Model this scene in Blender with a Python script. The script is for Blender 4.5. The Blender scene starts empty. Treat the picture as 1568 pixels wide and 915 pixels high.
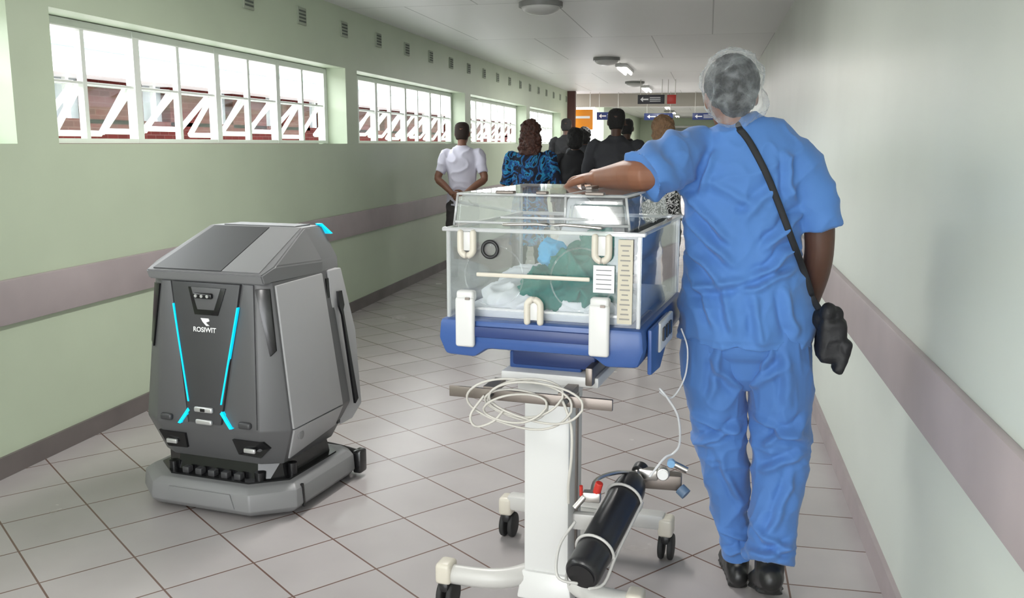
import bpy, bmesh, math, random
from mathutils import Vector, Matrix, noise
from mathutils.bvhtree import BVHTree
random.seed(4)
S = bpy.context.scene
V = Vector

# ------------------------------------------------------------------ helpers
def link(o):
    S.collection.objects.link(o); return o

def M(name, col, rough=.5, metal=0., bump=0., bscale=30., var=0., vscale=5., emit=None, es=0., coat=0., spec=.5, sheen=0.):
    m = bpy.data.materials.new(name); m.use_nodes = True
    nt = m.node_tree; N = nt.nodes; L = nt.links
    b = N['Principled BSDF']
    c = (col[0], col[1], col[2], 1)
    b.inputs['Base Color'].default_value = c
    b.inputs['Roughness'].default_value = rough
    b.inputs['Metallic'].default_value = metal
    b.inputs['Specular IOR Level'].default_value = spec
    b.inputs['Coat Weight'].default_value = coat
    b.inputs['Sheen Weight'].default_value = sheen
    if emit:
        b.inputs['Emission Color'].default_value = (*emit, 1)
        b.inputs['Emission Strength'].default_value = es
        try: m.cycles.emission_sampling = 'NONE'
        except Exception: pass
    tc = None
    if bump or var:
        tc = N.new('ShaderNodeTexCoord')
    if var:
        n = N.new('ShaderNodeTexNoise'); n.inputs['Scale'].default_value = vscale; n.inputs['Detail'].default_value = 3
        L.new(tc.outputs['Object'], n.inputs['Vector'])
        r = N.new('ShaderNodeMapRange'); r.inputs[1].default_value = .3; r.inputs[2].default_value = .7
        r.inputs[3].default_value = 1 - var; r.inputs[4].default_value = 1 + var
        L.new(n.outputs['Fac'], r.inputs[0])
        mx = N.new('ShaderNodeVectorMath'); mx.operation = 'SCALE'
        mx.inputs[0].default_value = col
        L.new(r.outputs[0], mx.inputs['Scale'])
        L.new(mx.outputs[0], b.inputs['Base Color'])
    if bump:
        n = N.new('ShaderNodeTexNoise'); n.inputs['Scale'].default_value = bscale; n.inputs['Detail'].default_value = 2
        L.new(tc.outputs['Object'], n.inputs['Vector'])
        bp = N.new('ShaderNodeBump'); bp.inputs['Strength'].default_value = bump; bp.inputs['Distance'].default_value = .01
        L.new(n.outputs['Fac'], bp.inputs['Height']); L.new(bp.outputs[0], b.inputs['Normal'])
    return m

def grp(name, loc=(0, 0, 0), rz=0.):
    e = bpy.data.objects.new(name, None); e.empty_display_size = .1
    e.location = loc; e.rotation_euler = (0, 0, rz); link(e)
    return e

def fin(bm, name, mat, parent=None, smooth=False, world=False, auto=None):
    me = bpy.data.meshes.new(name)
    bmesh.ops.recalc_face_normals(bm, faces=bm.faces[:])
    bm.to_mesh(me); bm.free()
    if mat: me.materials.append(mat)
    if smooth:
        for p in me.polygons: p.use_smooth = True
    o = bpy.data.objects.new(name, me); link(o)
    if auto is not None:
        for p in me.polygons: p.use_smooth = True
        try: me.set_sharp_from_angle(angle=auto)
        except Exception: pass
    setp(o, parent, world)
    return o

def setp(o, parent, world=False):
    if parent:
        o.parent = parent
        if world:
            o.matrix_parent_inverse = Matrix.LocRotScale(parent.location, parent.rotation_euler, None).inverted()

def bm_box(bm, c, s, rot=None, bev=0., seg=2):
    r = bmesh.ops.create_cube(bm, size=1.)
    vs = r['verts']
    bmesh.ops.scale(bm, vec=s, verts=vs)
    if bev:
        es = list({e for v in vs for e in v.link_edges})
        rr = bmesh.ops.bevel(bm, geom=es, offset=bev, segments=seg, affect='EDGES', profile=.5)
        vs = list({v for f in rr['faces'] for v in f.verts} | {v for v in vs if v.is_valid})
    if rot is not None:
        bmesh.ops.transform(bm, matrix=rot, verts=vs)
    bmesh.ops.translate(bm, vec=c, verts=vs)

def box(name, c, s, mat, parent=None, bev=0., seg=2, rot=None, world=False):
    bm = bmesh.new(); bm_box(bm, c, s, rot, bev, seg)
    return fin(bm, name, mat, parent, world=world, auto=.6 if bev else None)

def multibox(name, lst, mat, parent=None, bev=0.):
    bm = bmesh.new()
    for it in lst:
        bm_box(bm, it[0], it[1], it[2] if len(it) > 2 else None, bev, 1)
    return fin(bm, name, mat, parent)

def bm_cyl(bm, p0, p1, r0, r1=None, n=24):
    p0 = V(p0); p1 = V(p1); r1 = r0 if r1 is None else r1
    d = p1 - p0
    q = d.to_track_quat('Z', 'Y').to_matrix().to_4x4()
    bmesh.ops.create_cone(bm, cap_ends=True, segments=n, radius1=r0, radius2=r1, depth=d.length,
                          matrix=Matrix.Translation((p0 + p1) / 2) @ q)

def cyl(name, p0, p1, r0, mat, parent=None, r1=None, n=28, bev=0., world=False):
    bm = bmesh.new(); bm_cyl(bm, p0, p1, r0, r1, n)
    if bev:
        es = [e for e in bm.edges if len(e.link_faces) == 2 and e.calc_face_angle(0) > .9]
        bmesh.ops.bevel(bm, geom=es, offset=bev, segments=3, affect='EDGES', profile=.5)
    return fin(bm, name, mat, parent, world=world, auto=.7)

def bm_slab(bm, pts, off):
    a = [bm.verts.new(V(p)) for p in pts]
    b = [bm.verts.new(V(p) + V(off)) for p in pts]
    bm.faces.new(a); bm.faces.new(b[::-1])
    n = len(a)
    for i in range(n):
        bm.faces.new((a[i], a[(i + 1) % n], b[(i + 1) % n], b[i]))

def slab(name, pts, off, mat, parent=None, bev=0.):
    bm = bmesh.new(); bm_slab(bm, pts, off)
    if bev:
        bmesh.ops.recalc_face_normals(bm, faces=bm.faces[:])
        bmesh.ops.bevel(bm, geom=bm.edges[:], offset=bev, segments=2, affect='EDGES', profile=.5)
    return fin(bm, name, mat, parent, auto=.5 if bev else None)

def cat(P, k):
    n = len(P); out = []
    for i in range(n - 1):
        p0 = P[max(i - 1, 0)]; p1 = P[i]; p2 = P[i + 1]; p3 = P[min(i + 2, n - 1)]
        for j in range(k):
            t = j / k
            out.append(tuple(.5 * ((2 * b) + (-a + c) * t + (2 * a - 5 * b + 4 * c - d) * t * t + (-a + 3 * b - 3 * c + d) * t ** 3)
                             for a, b, c, d in zip(p0, p1, p2, p3)))
    out.append(tuple(P[-1]))
    return out

def loft(bm, rings, ref=(1, 0, 0), k=4, n=20, cap='round'):
    P = []
    for r in rings:
        p = r[0]; a = r[1]; b = r[2] if len(r) > 2 else r[1]
        P.append((p[0], p[1], p[2], a, b))
    D = cat(P, k) if len(P) > 1 else P
    pts = [V(d[:3]) for d in D]; ra = [(max(d[3], .0008), max(d[4], .0008)) for d in D]
    if cap == 'round':
        t0 = (pts[0] - pts[1]).normalized(); t1 = (pts[-1] - pts[-2]).normalized()
        r0 = min(ra[0]); r1 = min(ra[-1]); o0 = pts[0].copy(); o1 = pts[-1].copy(); A0 = ra[0]; A1 = ra[-1]
        for f, s in ((.5, .86), (.87, .5), (1., .12)):
            pts.insert(0, o0 + t0 * r0 * f); ra.insert(0, (A0[0] * s, A0[1] * s))
            pts.append(o1 + t1 * r1 * f); ra.append((A1[0] * s, A1[1] * s))
    ref = V(ref); vs = []
    for i, p in enumerate(pts):
        t = (pts[min(i + 1, len(pts) - 1)] - pts[max(i - 1, 0)])
        t = t.normalized() if t.length > 1e-7 else V((0, 0, 1))
        s = ref - t * ref.dot(t)
        if s.length < 1e-3: s = V((0, 1, 0)) - t * t.y
        s.normalize(); u = t.cross(s)
        vs.append([bm.verts.new(p + s * ra[i][0] * math.cos(2 * math.pi * j / n) + u * ra[i][1] * math.sin(2 * math.pi * j / n)) for j in range(n)])
    for i in range(len(vs) - 1):
        for j in range(n):
            bm.faces.new((vs[i][j], vs[i][(j + 1) % n], vs[i + 1][(j + 1) % n], vs[i + 1][j]))
    bm.faces.new(vs[0][::-1]); bm.faces.new(vs[-1])

def pipe(name, pts, r, mat, parent=None, k=6, n=10, flat=None, world=False, ref=(1, 0, 0)):
    bm = bmesh.new()
    loft(bm, [(p, r, flat or r) for p in pts], ref=ref, k=k, n=n)
    return fin(bm, name, mat, parent, smooth=True, world=world)

def ellip(bm, c, r, rot=None, sub=3):
    m = Matrix.Translation(c) @ (rot.to_4x4() if rot else Matrix()) @ Matrix.Diagonal((r[0], r[1], r[2], 1))
    bmesh.ops.create_icosphere(bm, subdivisions=sub, radius=1., matrix=m)

def solid(name, build, voxel, mat, parent=None, world=False, smooth=3, disp=None, xf=None):
    bm = bmesh.new(); build(bm)
    if xf is not None: bmesh.ops.transform(bm, matrix=xf, verts=bm.verts[:])
    bmesh.ops.recalc_face_normals(bm, faces=bm.faces[:])
    me = bpy.data.meshes.new(name + '_src'); bm.to_mesh(me); bm.free()
    o = bpy.data.objects.new(name, me); link(o)
    r = o.modifiers.new('r', 'REMESH'); r.mode = 'VOXEL'; r.voxel_size = voxel
    if smooth:
        s = o.modifiers.new('s', 'SMOOTH'); s.iterations = smooth; s.factor = .5
    dg = bpy.context.evaluated_depsgraph_get()
    m2 = bpy.data.meshes.new_from_object(o.evaluated_get(dg))
    o.modifiers.clear(); o.data = m2; m2.name = name
    if disp:
        nrm = [v.normal.copy() for v in m2.vertices]
        for v, nn in zip(m2.vertices, nrm):
            v.co += disp(v.co, nn)
    m2.materials.clear(); m2.materials.append(mat)
    for p in m2.polygons: p.use_smooth = True
    setp(o, parent, world)
    return o

def ridge(p, sx, sy, sz, off=0.):
    n = noise.noise(V((p.x * sx + off, p.y * sy + off * .7, p.z * sz - off)))
    return (1 - min(1, abs(n) * 2.2)) ** 2

# ------------------------------------------------------------------ materials
WX0, WX1, CZ = -2.89, .60, 2.47
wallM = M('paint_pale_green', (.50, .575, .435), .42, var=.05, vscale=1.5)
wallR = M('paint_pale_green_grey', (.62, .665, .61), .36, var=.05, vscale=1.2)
railM = M('rail_mauve_vinyl', (.37, .32, .325), .45, var=.08, vscale=3)
baseM = M('skirting_grey_mauve', (.15, .13, .125), .5, var=.15, vscale=4)
frameM = M('window_frame_paint', (.78, .80, .77), .4)
white = M('white_enamel', (.62, .62, .61), .3)
cream = M('cream_plastic', (.60, .56, .48), .35)
blackP = M('black_plastic', (.012, .012, .013), .4)
rubber = M('rubber', (.02, .02, .02), .7)
steel = M('brushed_steel', (.55, .53, .5), .3, metal=1.)
steelD = M('dull_steel', (.22, .19, .17), .42, metal=.8)

def tile_mat():
    m = bpy.data.materials.new('floor_tiles'); m.use_nodes = True
    nt = m.node_tree; N = nt.nodes; L = nt.links; b = N['Principled BSDF']
    g = N.new('ShaderNodeNewGeometry')
    def brick(rot, loc):
        mp = N.new('ShaderNodeMapping'); mp.inputs['Rotation'].default_value = (0, 0, rot); mp.inputs['Location'].default_value = loc
        L.new(g.outputs['Position'], mp.inputs['Vector'])
        t = N.new('ShaderNodeTexBrick'); t.offset = 0; t.offset_frequency = 1; t.squash = 1
        t.inputs['Color1'].default_value = (.435, .405, .405, 1); t.inputs['Color2'].default_value = (.39, .363, .363, 1)
        t.inputs['Mortar'].default_value = (.14, .085, .07, 1)
        t.inputs['Scale'].default_value = 1; t.inputs['Mortar Size'].default_value = .0036
        t.inputs['Mortar Smooth'].default_value = .2; t.inputs['Bias'].default_value = 0
        t.inputs['Brick Width'].default_value = .3; t.inputs['Row Height'].default_value = .3
        L.new(mp.outputs[0], t.inputs['Vector']); return t
    t1 = brick(math.radians(39), (.11, .05, 0)); t2 = brick(0, (.0, .12, 0))
    sp = N.new('ShaderNodeSeparateXYZ'); L.new(g.outputs['Position'], sp.inputs[0])
    cm = N.new('ShaderNodeMath'); cm.operation = 'GREATER_THAN'; cm.inputs[1].default_value = .15
    L.new(sp.outputs[0], cm.inputs[0])
    mx = N.new('ShaderNodeMix'); mx.data_type = 'RGBA'
    L.new(cm.outputs[0], mx.inputs[0]); L.new(t1.outputs['Color'], mx.inputs[6]); L.new(t2.outputs['Color'], mx.inputs[7])
    n = N.new('ShaderNodeTexNoise'); n.inputs['Scale'].default_value = 2.2; n.inputs['Detail'].default_value = 4
    L.new(g.outputs['Position'], n.inputs['Vector'])
    r = N.new('ShaderNodeMapRange'); r.inputs[1].default_value = .3; r.inputs[2].default_value = .7; r.inputs[3].default_value = .92; r.inputs[4].default_value = 1.06
    L.new(n.outputs['Fac'], r.inputs[0])
    sc = N.new('ShaderNodeVectorMath'); sc.operation = 'SCALE'
    L.new(mx.outputs[2], sc.inputs[0]); L.new(r.outputs[0], sc.inputs['Scale']); L.new(sc.outputs[0], b.inputs['Base Color'])
    rr = N.new('ShaderNodeMapRange'); rr.inputs[1].default_value = .3; rr.inputs[2].default_value = .7; rr.inputs[3].default_value = .245; rr.inputs[4].default_value = .275
    L.new(n.outputs['Fac'], rr.inputs[0]); L.new(rr.outputs[0], b.inputs['Roughness'])
    return m

def ceil_mat():
    m = M('ceiling_board', (.62, .62, .61), .45)
    nt = m.node_tree; N = nt.nodes; L = nt.links; b = N['Principled BSDF']
    g = N.new('ShaderNodeNewGeometry')
    t = N.new('ShaderNodeTexBrick'); t.offset = .5; t.offset_frequency = 2
    t.inputs['Color1'].default_value = (.78, .78, .765, 1); t.inputs['Color2'].default_value = (.74, .74, .73, 1)
    t.inputs['Mortar'].default_value = (.42, .42, .41, 1); t.inputs['Scale'].default_value = 1
    t.inputs['Mortar Size'].default_value = .006; t.inputs['Brick Width'].default_value = 1.2; t.inputs['Row Height'].default_value = 2.4
    L.new(g.outputs['Position'], t.inputs['Vector']); L.new(t.outputs['Color'], b.inputs['Base Color'])
    return m

def brick_mat():
    m = M('red_brick', (.3, .1, .07), .9, spec=.1)
    nt = m.node_tree; N = nt.nodes; L = nt.links; b = N['Principled BSDF']
    g = N.new('ShaderNodeNewGeometry'); s = N.new('ShaderNodeSeparateXYZ'); c = N.new('ShaderNodeCombineXYZ')
    L.new(g.outputs['Position'], s.inputs[0]); L.new(s.outputs[1], c.inputs[0]); L.new(s.outputs[2], c.inputs[1])
    t = N.new('ShaderNodeTexBrick')
    t.inputs['Color1'].default_value = (.065, .010, .008, 1); t.inputs['Color2'].default_value = (.045, .008, .006, 1)
    t.inputs['Mortar'].default_value = (.08, .035, .03, 1); t.inputs['Scale'].default_value = 1
    t.inputs['Mortar Size'].default_value = .006; t.inputs['Brick Width'].default_value = .23; t.inputs['Row Height'].default_value = .085
    L.new(c.outputs[0], t.inputs['Vector']); L.new(t.outputs['Color'], b.inputs['Base Color'])
    return m

def acrylic(name, haze=.05, tint=(.97, .98, .98), gl=.12, fk=.7):
    m = bpy.data.materials.new(name); m.use_nodes = True
    nt = m.node_tree; N = nt.nodes; L = nt.links; N.clear()
    out = N.new('ShaderNodeOutputMaterial')
    tr = N.new('ShaderNodeBsdfTransparent'); tr.inputs[0].default_value = (*tint, 1)
    df = N.new('ShaderNodeBsdfDiffuse'); df.inputs[0].default_value = (.85, .86, .87, 1)
    go = N.new('ShaderNodeBsdfGlossy'); go.inputs[0].default_value = (1, 1, 1, 1); go.inputs[1].default_value = .04
    fr = N.new('ShaderNodeFresnel'); fr.inputs[0].default_value = 1.45
    ad = N.new('ShaderNodeMath'); ad.operation = 'MULTIPLY_ADD'; ad.inputs[1].default_value = fk; ad.inputs[2].default_value = gl * .1
    L.new(fr.outputs[0], ad.inputs[0])
    m1 = N.new('ShaderNodeMixShader'); m1.inputs[0].default_value = haze
    L.new(tr.outputs[0], m1.inputs[1]); L.new(df.outputs[0], m1.inputs[2])
    m2 = N.new('ShaderNodeMixShader'); L.new(ad.outputs[0], m2.inputs[0])
    L.new(m1.outputs[0], m2.inputs[1]); L.new(go.outputs[0], m2.inputs[2])
    L.new(m2.outputs[0], out.inputs[0])
    return m

# ------------------------------------------------------------------ room shell
Y0, Y1 = -5., 40.
YW = 19.3
box('floor', ((WX0 + WX1) / 2 - 1.5, (Y0 + Y1) / 2, -.05), (WX1 - WX0 + 3.6, Y1 - Y0, .1), tile_mat())
box('ceiling', ((WX0 + WX1) / 2 - .05, (Y0 + Y1) / 2, CZ + .05), (WX1 - WX0 + .6, Y1 - Y0, .1), ceil_mat())
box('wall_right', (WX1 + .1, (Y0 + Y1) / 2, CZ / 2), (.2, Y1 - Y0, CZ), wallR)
wins = [(-3.75, -.3), (0., 3.44), (3.70, 7.14), (7.39, 10.9), (11.17, 14.75), (15.05, 18.3)]
SZ, TZ, TH = 1.40, 2.0, .25
lst = [((WX0 - TH / 2, (Y0 + YW) / 2, SZ / 2), (TH, YW - Y0, SZ)),
       ((WX0 - TH / 2, (Y0 + YW) / 2, (TZ + CZ) / 2), (TH, YW - Y0, CZ - TZ))]
ys = [Y0] + [v for w in wins for v in w] + [YW]
for i in range(0, len(ys), 2):
    lst.append(((WX0 - TH / 2, (ys[i] + ys[i + 1]) / 2, (SZ + TZ) / 2), (TH, ys[i + 1] - ys[i], TZ - SZ)))
lst.append(((WX0 - TH / 2, 33, CZ / 2), (TH, 14, CZ)))
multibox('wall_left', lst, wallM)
box('wall_back', ((WX0 + WX1) / 2, Y1 + .1, CZ / 2), (WX1 - WX0 + .4, .2, CZ), wallM)
for nm, x, s in (('trim_1', WX0 + .012, -1), ('trim_2', WX1 - .012, 1)):
    y1 = YW if s < 0 else Y1
    box(nm, (x, (Y0 + y1) / 2, .74), (.026, y1 - Y0, .19), railM, bev=.006)
box('baseboard_left', (WX0 + .008, (Y0 + YW) / 2, .045), (.016, YW - Y0, .09), baseM)
box('baseboard_right', (WX1 - .008, (Y0 + Y1) / 2, .045), (.016, Y1 - Y0, .09), M('skirting_mauve', (.35, .30, .305), .5, var=.1))

paneM = acrylic('window_glass', haze=.0, gl=.0, fk=.08)
for wi, (a, b) in enumerate(wins):
    g = grp('window_%d' % (wi + 1), (WX0 - .19, (a + b) / 2, SZ))
    W = b - a - .004; H = TZ - SZ - .004; L_ = []
    h2 = W / 2
    L_.append(((0, 0, .014), (.05, W, .024))); L_.append(((0, 0, H - .02), (.05, W, .04)))
    for i in range(5):
        y = -h2 + .03 + i * (W - .06) / 4
        L_.append(((0, y, H / 2), (.054, .056, H - .004)))
    for i in range(4):
        c = -h2 + .02 + (i + .5) * (W - .04) / 4
        L_.append(((0, c, H / 2), (.035, .030, H - .006)))
        L_.append(((0, c, .30), (.03, W / 4 - .05, .012)))
    multibox('frame', L_, frameM, g)
    sl = []; gl = bmesh.new()
    for i in range(8):
        c = -h2 + .02 + (i + .5) * (W - .04) / 8; w = W / 8 - .05
        R = Matrix.Rotation(math.radians(40 + 6 * math.sin(i * 2.1 + wi)), 4, 'Y')
        hh = .30
        def T(y, z): return V((-.03, c + y, .30)) + R @ V((0, 0, z))
        for yy in (-w / 2, w / 2):
            sl.append((T(yy, -hh / 2), (.022, .03, hh), R))
        sl.append((T(0, -hh), (.02, w, .024), R)); sl.append((T(0, 0), (.02, w, .014), R))
        bm_box(gl, T(0, -hh / 2), (.004, w, hh), R)
    multibox('vent_sash', sl, frameM, g)
    fin(gl, 'vent_glass', paneM, g)

# air bricks in the upper left wall
ventM = M('air_brick_grey', (.32, .36, .28), .6); slotM = M('air_brick_slot', (.10, .12, .10), .8)
y = 1.6; i = 0
while y < 19:
    i += 1
    g = grp('wall_vent', (WX0 + .004, y, 2.30))
    box('plate', (0, 0, 0), (.012, .14, .12), ventM, g, bev=.003)
    multibox('slots', [((.006, 0, z), (.004, .11, .012)) for z in (-.036, -.012, .012, .036)], slotM, g)
    y += .79
# ceiling fixtures
lampM = M('lamp_lens', (.8, .8, .78), .3, emit=(1, .97, .9), es=10.)
domeM = M('fixture_dome', (.5, .5, .48), .3); domeD = M('fixture_base', (.20, .20, .19), .4)
for yy in (2.55, 7.2, 11.9, 16.5, 21.2, 26, 31):
    g = grp('ceiling_dome_fixture', (-1.30, yy, CZ - .001))
    cyl('base', (0, 0, -.035), (0, 0, .0), .17, domeD, g)
    bm = bmesh.new(); bmesh.ops.create_uvsphere(bm, u_segments=28, v_segments=14, radius=1., matrix=Matrix.Translation((0, 0, -.035)) @ Matrix.Diagonal((.15, .15, .06, 1)))
    fin(bm, 'lens', domeM, g, smooth=True)
for yy, en in ((-3.4, 42), (-.4, 50), (4.2, 34), (13.4, 48), (18.2, 48), (22.8, 55), (27.4, 55), (32, 55), (36, 55)):  # first three are unseen fill fixtures, added to brighten the near corridor
    g = grp('fluorescent_or_fill_light', (-1.20, yy, CZ - .002))
    box('housing', (0, 0, -.02), (.16, 1.2, .04), white, g, bev=.005)
    for s in (-.04, .04):
        cyl('tube', (s, -.56, -.055), (s, .56, -.055), .016, lampM, g)
    ld = bpy.data.lights.new('tube_light', 'AREA'); ld.shape = 'RECTANGLE'; ld.size = .15; ld.size_y = 1.15; ld.energy = en
    ld.color = (1, .98, .95)
    lo = bpy.data.objects.new('tube_light', ld); link(lo); lo.parent = g; lo.location = (0, 0, -.08)

# hanging signs
signD = M('sign_dark', (.03, .03, .04), .4); signW = M('sign_white', (.8, .8, .8), .4); signB = M('sign_navy', (.02, .04, .16), .4)
signO = M('sign_orange', (.8, .28, .02), .4); signR = M('sign_red', (.5, .03, .02), .4)
def sign(x, y, z, w, h, mat, arrow=True):
    g = grp('hanging_sign', (x, y, z))
    box('board', (0, 0, 0), (w, .03, h), mat, g, bev=.004)
    for s in (-1, 1): cyl('rod', (s * w * .4, 0, h / 2), (s * w * .4, 0, CZ - z), .006, steel, g)
    if arrow:
        slab('arrow', [(-w * .4, -.017, 0), (-w * .3, -.017, h * .3), (-w * .3, -.017, h * .08), (-w * .1, -.017, h * .08),
                       (-w * .1, -.017, -h * .08), (-w * .3, -.017, -h * .08), (-w * .3, -.017, -h * .3)], (0, -.004, 0), signW, g)
        multibox('lettering', [((w * .15 + i * .001, -.017, h * .2 - i * h * .2), (w * .4, .004, h * .07)) for i in range(3)], signW, g)
sign(-.98, 16, 2.14, .45, .15, signD)
sign(-.64, 16.05, 2.14, .0 + .15, .15, signR, False)
sign(-2.1, 19.8, 1.98, .5, .16, signB)
sign(-1.05, 19.8, 1.96, .6, .14, signB)
sign(-.1, 19.8, 1.96, .5, .14, signB)
g = grp('orange_notice_board', (-2.62, 19.6, 1.9)); box('panel', (0, 0, 0), (.42, .06, .42), signO, g, bev=.01)
box('lettering', (0, -.032, .05), (.3, .004, .05), signW, g)
for s in (-.15, .15): cyl('hanger', (s, 0, .2), (s, 0, CZ - 1.9), .008, steel, g)
box('trim_3', ((WX0 + WX1) / 2, 20.4, 2.33), (WX1 - WX0, .2, .28), M('bulkhead', (.35, .33, .28), .6))
box('trim_4', (WX0 + .08, 19.22, CZ / 2), (.16, .14, CZ), M('pillar_dark_red', (.08, .025, .02), .5))
g = grp('door_1', (-1.15, Y1 - .03, 0))
box('leaf', (0, 0, 1.02), (1.6, .05, 2.04), M('door_grey', (.3, .33, .33), .4), g, bev=.01)
multibox('door_frame', [((-.84, 0, 1.05), (.08, .08, 2.1)), ((.84, 0, 1.05), (.08, .08, 2.1)), ((0, 0, 2.1), (1.76, .08, .08))], white, g)
g = grp('fire_extinguisher', (WX0 + .14, 18.55, 1.0))
cyl('bottle', (0, 0, 0), (0, 0, .5), .08, signR, g, bev=.02); cyl('valve', (0, 0, .5), (0, 0, .58), .02, blackP, g)
box('bracket', (-.1, 0, .3), (.08, .1, .04), steelD, g)

# exterior
brick = brick_mat()
box('exterior_ground', (-14.2, 12, -.12), (18, 70, .1), M('concrete_paving', (.42, .40, .38), .9, var=.1))
g = grp('brick_building', (-8.2, 12, -.07))
L_ = []; F_ = []; D_ = []
box('plinth', (-1.5, 0, .90), (3., 60, 1.80), brick, g)
for i in range(31):
    L_.append(((-.2, -29.5 + i * 1.95, 2.04), (.4, 1.25, .6)))
    D_.append(((-.25, -28.52 + i * 1.95, 2.04), (.2, .8, .6)))
    F_.append(((-.06, -28.52 + i * 1.95, 2.04), (.06, .06, .6)))
multibox('piers', L_, brick, g); multibox('window_glazing', D_, M('pale_glazing', (.35, .38, .40), .2), g)
multibox('window_bars', F_, frameM, g)
box('fascia', (-.8, 0, 2.50), (2.6, 60.4, .34), M('white_fascia', (.85, .85, .85), .5), g)
box('gutter', (.52, 0, 2.68), (.10, 60.4, .08), M('pale_green_gutter_paint', (.25, .50, .42), .5), g)
slab('roof', [(.5, -30, 2.66), (.5, 30, 2.66), (-3, 30, 3.5), (-3, -30, 3.5)], (0, 0, .1), M('pale_roof', (.75, .76, .78), .5), g)

# ------------------------------------------------------------------ ROBOT scrubber
R = grp('floor_scrubber_robot', (-1.838, 3.05, 0), math.radians(-8))
rDark = M('robot_dark_grey', (.050, .050, .053), .38, spec=.5)
rDark2 = M('robot_graphite', (.095, .095, .098), .4)
rMid = M('robot_mid_grey', (.20, .20, .205), .38)
rLight = M('robot_light_grey', (.34, .34, .345), .42)
rBlk = M('robot_gloss_black', (.008, .008, .009), .2)
cyan = M('cyan_light_strip', (.0, .4, .6), .3, emit=(.0, .66, 1.), es=.8)
silver = M('silver_trim', (.6, .6, .6), .3, metal=.6)
LV = [(.19, .20, .275, .05, .09, .50), (.335, .235, .335, .0, .06, .56), (.895, .215, .268, .05, .078, .53)]
def lv(z):
    for a, b in zip(LV, LV[1:]):
        if z <= b[0] or b is LV[-1]:
            t = (z - a[0]) / (b[0] - a[0]); return [x + (y - x) * t for x, y in zip(a, b)]
def plan(z, wf, ws, yf, yc, yb, ch=.06):
    return [(-ws, yc, z), (-wf, yf, z), (wf, yf, z), (ws, yc, z), (ws, yb - ch, z), (ws - ch, yb, z), (-ws + ch, yb, z), (-ws, yb - ch, z)]
def stack(name, planes, mat, parent, bev=0.):
    bm = bmesh.new(); rr = [[bm.verts.new(p) for p in pl] for pl in planes]; n = len(rr[0])
    for a, b in zip(rr, rr[1:]):
        for j in range(n): bm.faces.new((a[j], a[(j + 1) % n], b[(j + 1) % n], b[j]))
    bm.faces.new(rr[0][::-1]); bm.faces.new(rr[-1])
    if bev:
        bmesh.ops.recalc_face_normals(bm, faces=bm.faces[:])
        es = [e for e in bm.edges if e.calc_face_angle(0) > .12]
        bmesh.ops.bevel(bm, geom=es, offset=bev, segments=2, affect='EDGES', profile=.5)
    return fin(bm, name, mat, parent, auto=.35 if bev else None)
stack('body', [plan(*l) for l in LV], rDark2, R, bev=.006)
def fp(x, z, off=0.):
    l = lv(z); ax = abs(x)
    y = l[3] if ax <= l[1] else l[3] + (l[4] - l[3]) * (ax - l[1]) / (l[2] - l[1])
    return V((x, y - off, z))
def fpanel(name, pts, mat, off=.008, th=.016, bev=.002):
    return slab(name, [fp(x, z, off) for x, z in pts], (0, th, 0), mat, R, bev=bev)
fpanel('centre_panel', [(-.155, .885), (.155, .885), (.072, .35), (-.072, .35)], rDark, off=.014, th=.02, bev=.003)
for s in (-1, 1):
    fpanel('front_facet', [(s * .165, .885), (s * .208, .885), (s * .228, .345), (s * .083, .345)], rDark2, off=.007)
    fpanel('corner_black_strip', [(s * .217, .87), (s * .262, .87), (s * .286, .64), (s * .268, .62)], rBlk, off=.009, bev=.001)
    fpanel('cyan_strip', [(s * .143, .80), (s * .149, .80), (s * .078, .43), (s * .072, .43)], cyan, off=.017, th=.012, bev=0)
    fpanel('cyan_lower_strip', [(s * .070, .395), (s * .078, .405), (s * .125, .342), (s * .113, .340)], cyan, off=.016, th=.014, bev=0)
    bm = bmesh.new(); bm_slab(bm, [fp(s * .11, .295, .012), fp(s * .24, .295, .012), fp(s * .255, .265, .012), fp(s * .215, .225, .012), fp(s * .12, .23, .012)], (0, .03, 0))
    fin(bm, 'lamp_recess', rBlk, R)
    box('lamp', tuple(fp(s * .18, .255, .016)), (.05, .012, .018), silver, R, bev=.004)
    box('sensor_pod', tuple(fp(s * .18, .36, .012)), (.055, .02, .026), rDark, R, bev=.009, seg=3)
fpanel('notch', [(-.075, .868), (.095, .868), (.06, .765), (-.045, .765)], rBlk, off=.018, th=.012, bev=.001)
fpanel('notch_inner', [(-.06, .868), (.075, .868), (.045, .785), (-.03, .785)], rDark2, off=.021, th=.012, bev=.001)
box('depth_camera', tuple(fp(0, .838, .026)), (.085, .016, .022), rBlk, R, bev=.007, seg=3)
for s in (-.026, 0, .026): cyl('camera_lens', tuple(fp(s, .838, .033)), tuple(fp(s, .838, .038)), .006, silver, R)
box('lower_sensor', tuple(fp(0, .405, .02)), (.085, .016, .022), silver, R, bev=.007, seg=3)
box('lower_sensor_eye', tuple(fp(0, .405, .029)), (.02, .004, .012), rBlk, R, bev=.001)
box('lower_badge', tuple(fp(0, .357, .018)), (.075, .014, .02), silver, R, bev=.006, seg=3)
box('neck_gap', (0, .30, .90), (.51, .42, .04), rBlk, R)
logoM = M('logo_white', (.85, .85, .85), .4)
tx = bpy.data.curves.new('logo_text', 'FONT'); tx.body = 'ROSIWIT'; tx.size = .026; tx.extrude = .0008; tx.offset = .0004; tx.align_x = 'CENTER'
to = bpy.data.objects.new('logo_text', tx); link(to); to.parent = R; to.location = fp(0, .700, .0165); to.rotation_euler = (math.radians(84.9), 0, 0)
tx.materials.append(logoM)
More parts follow.
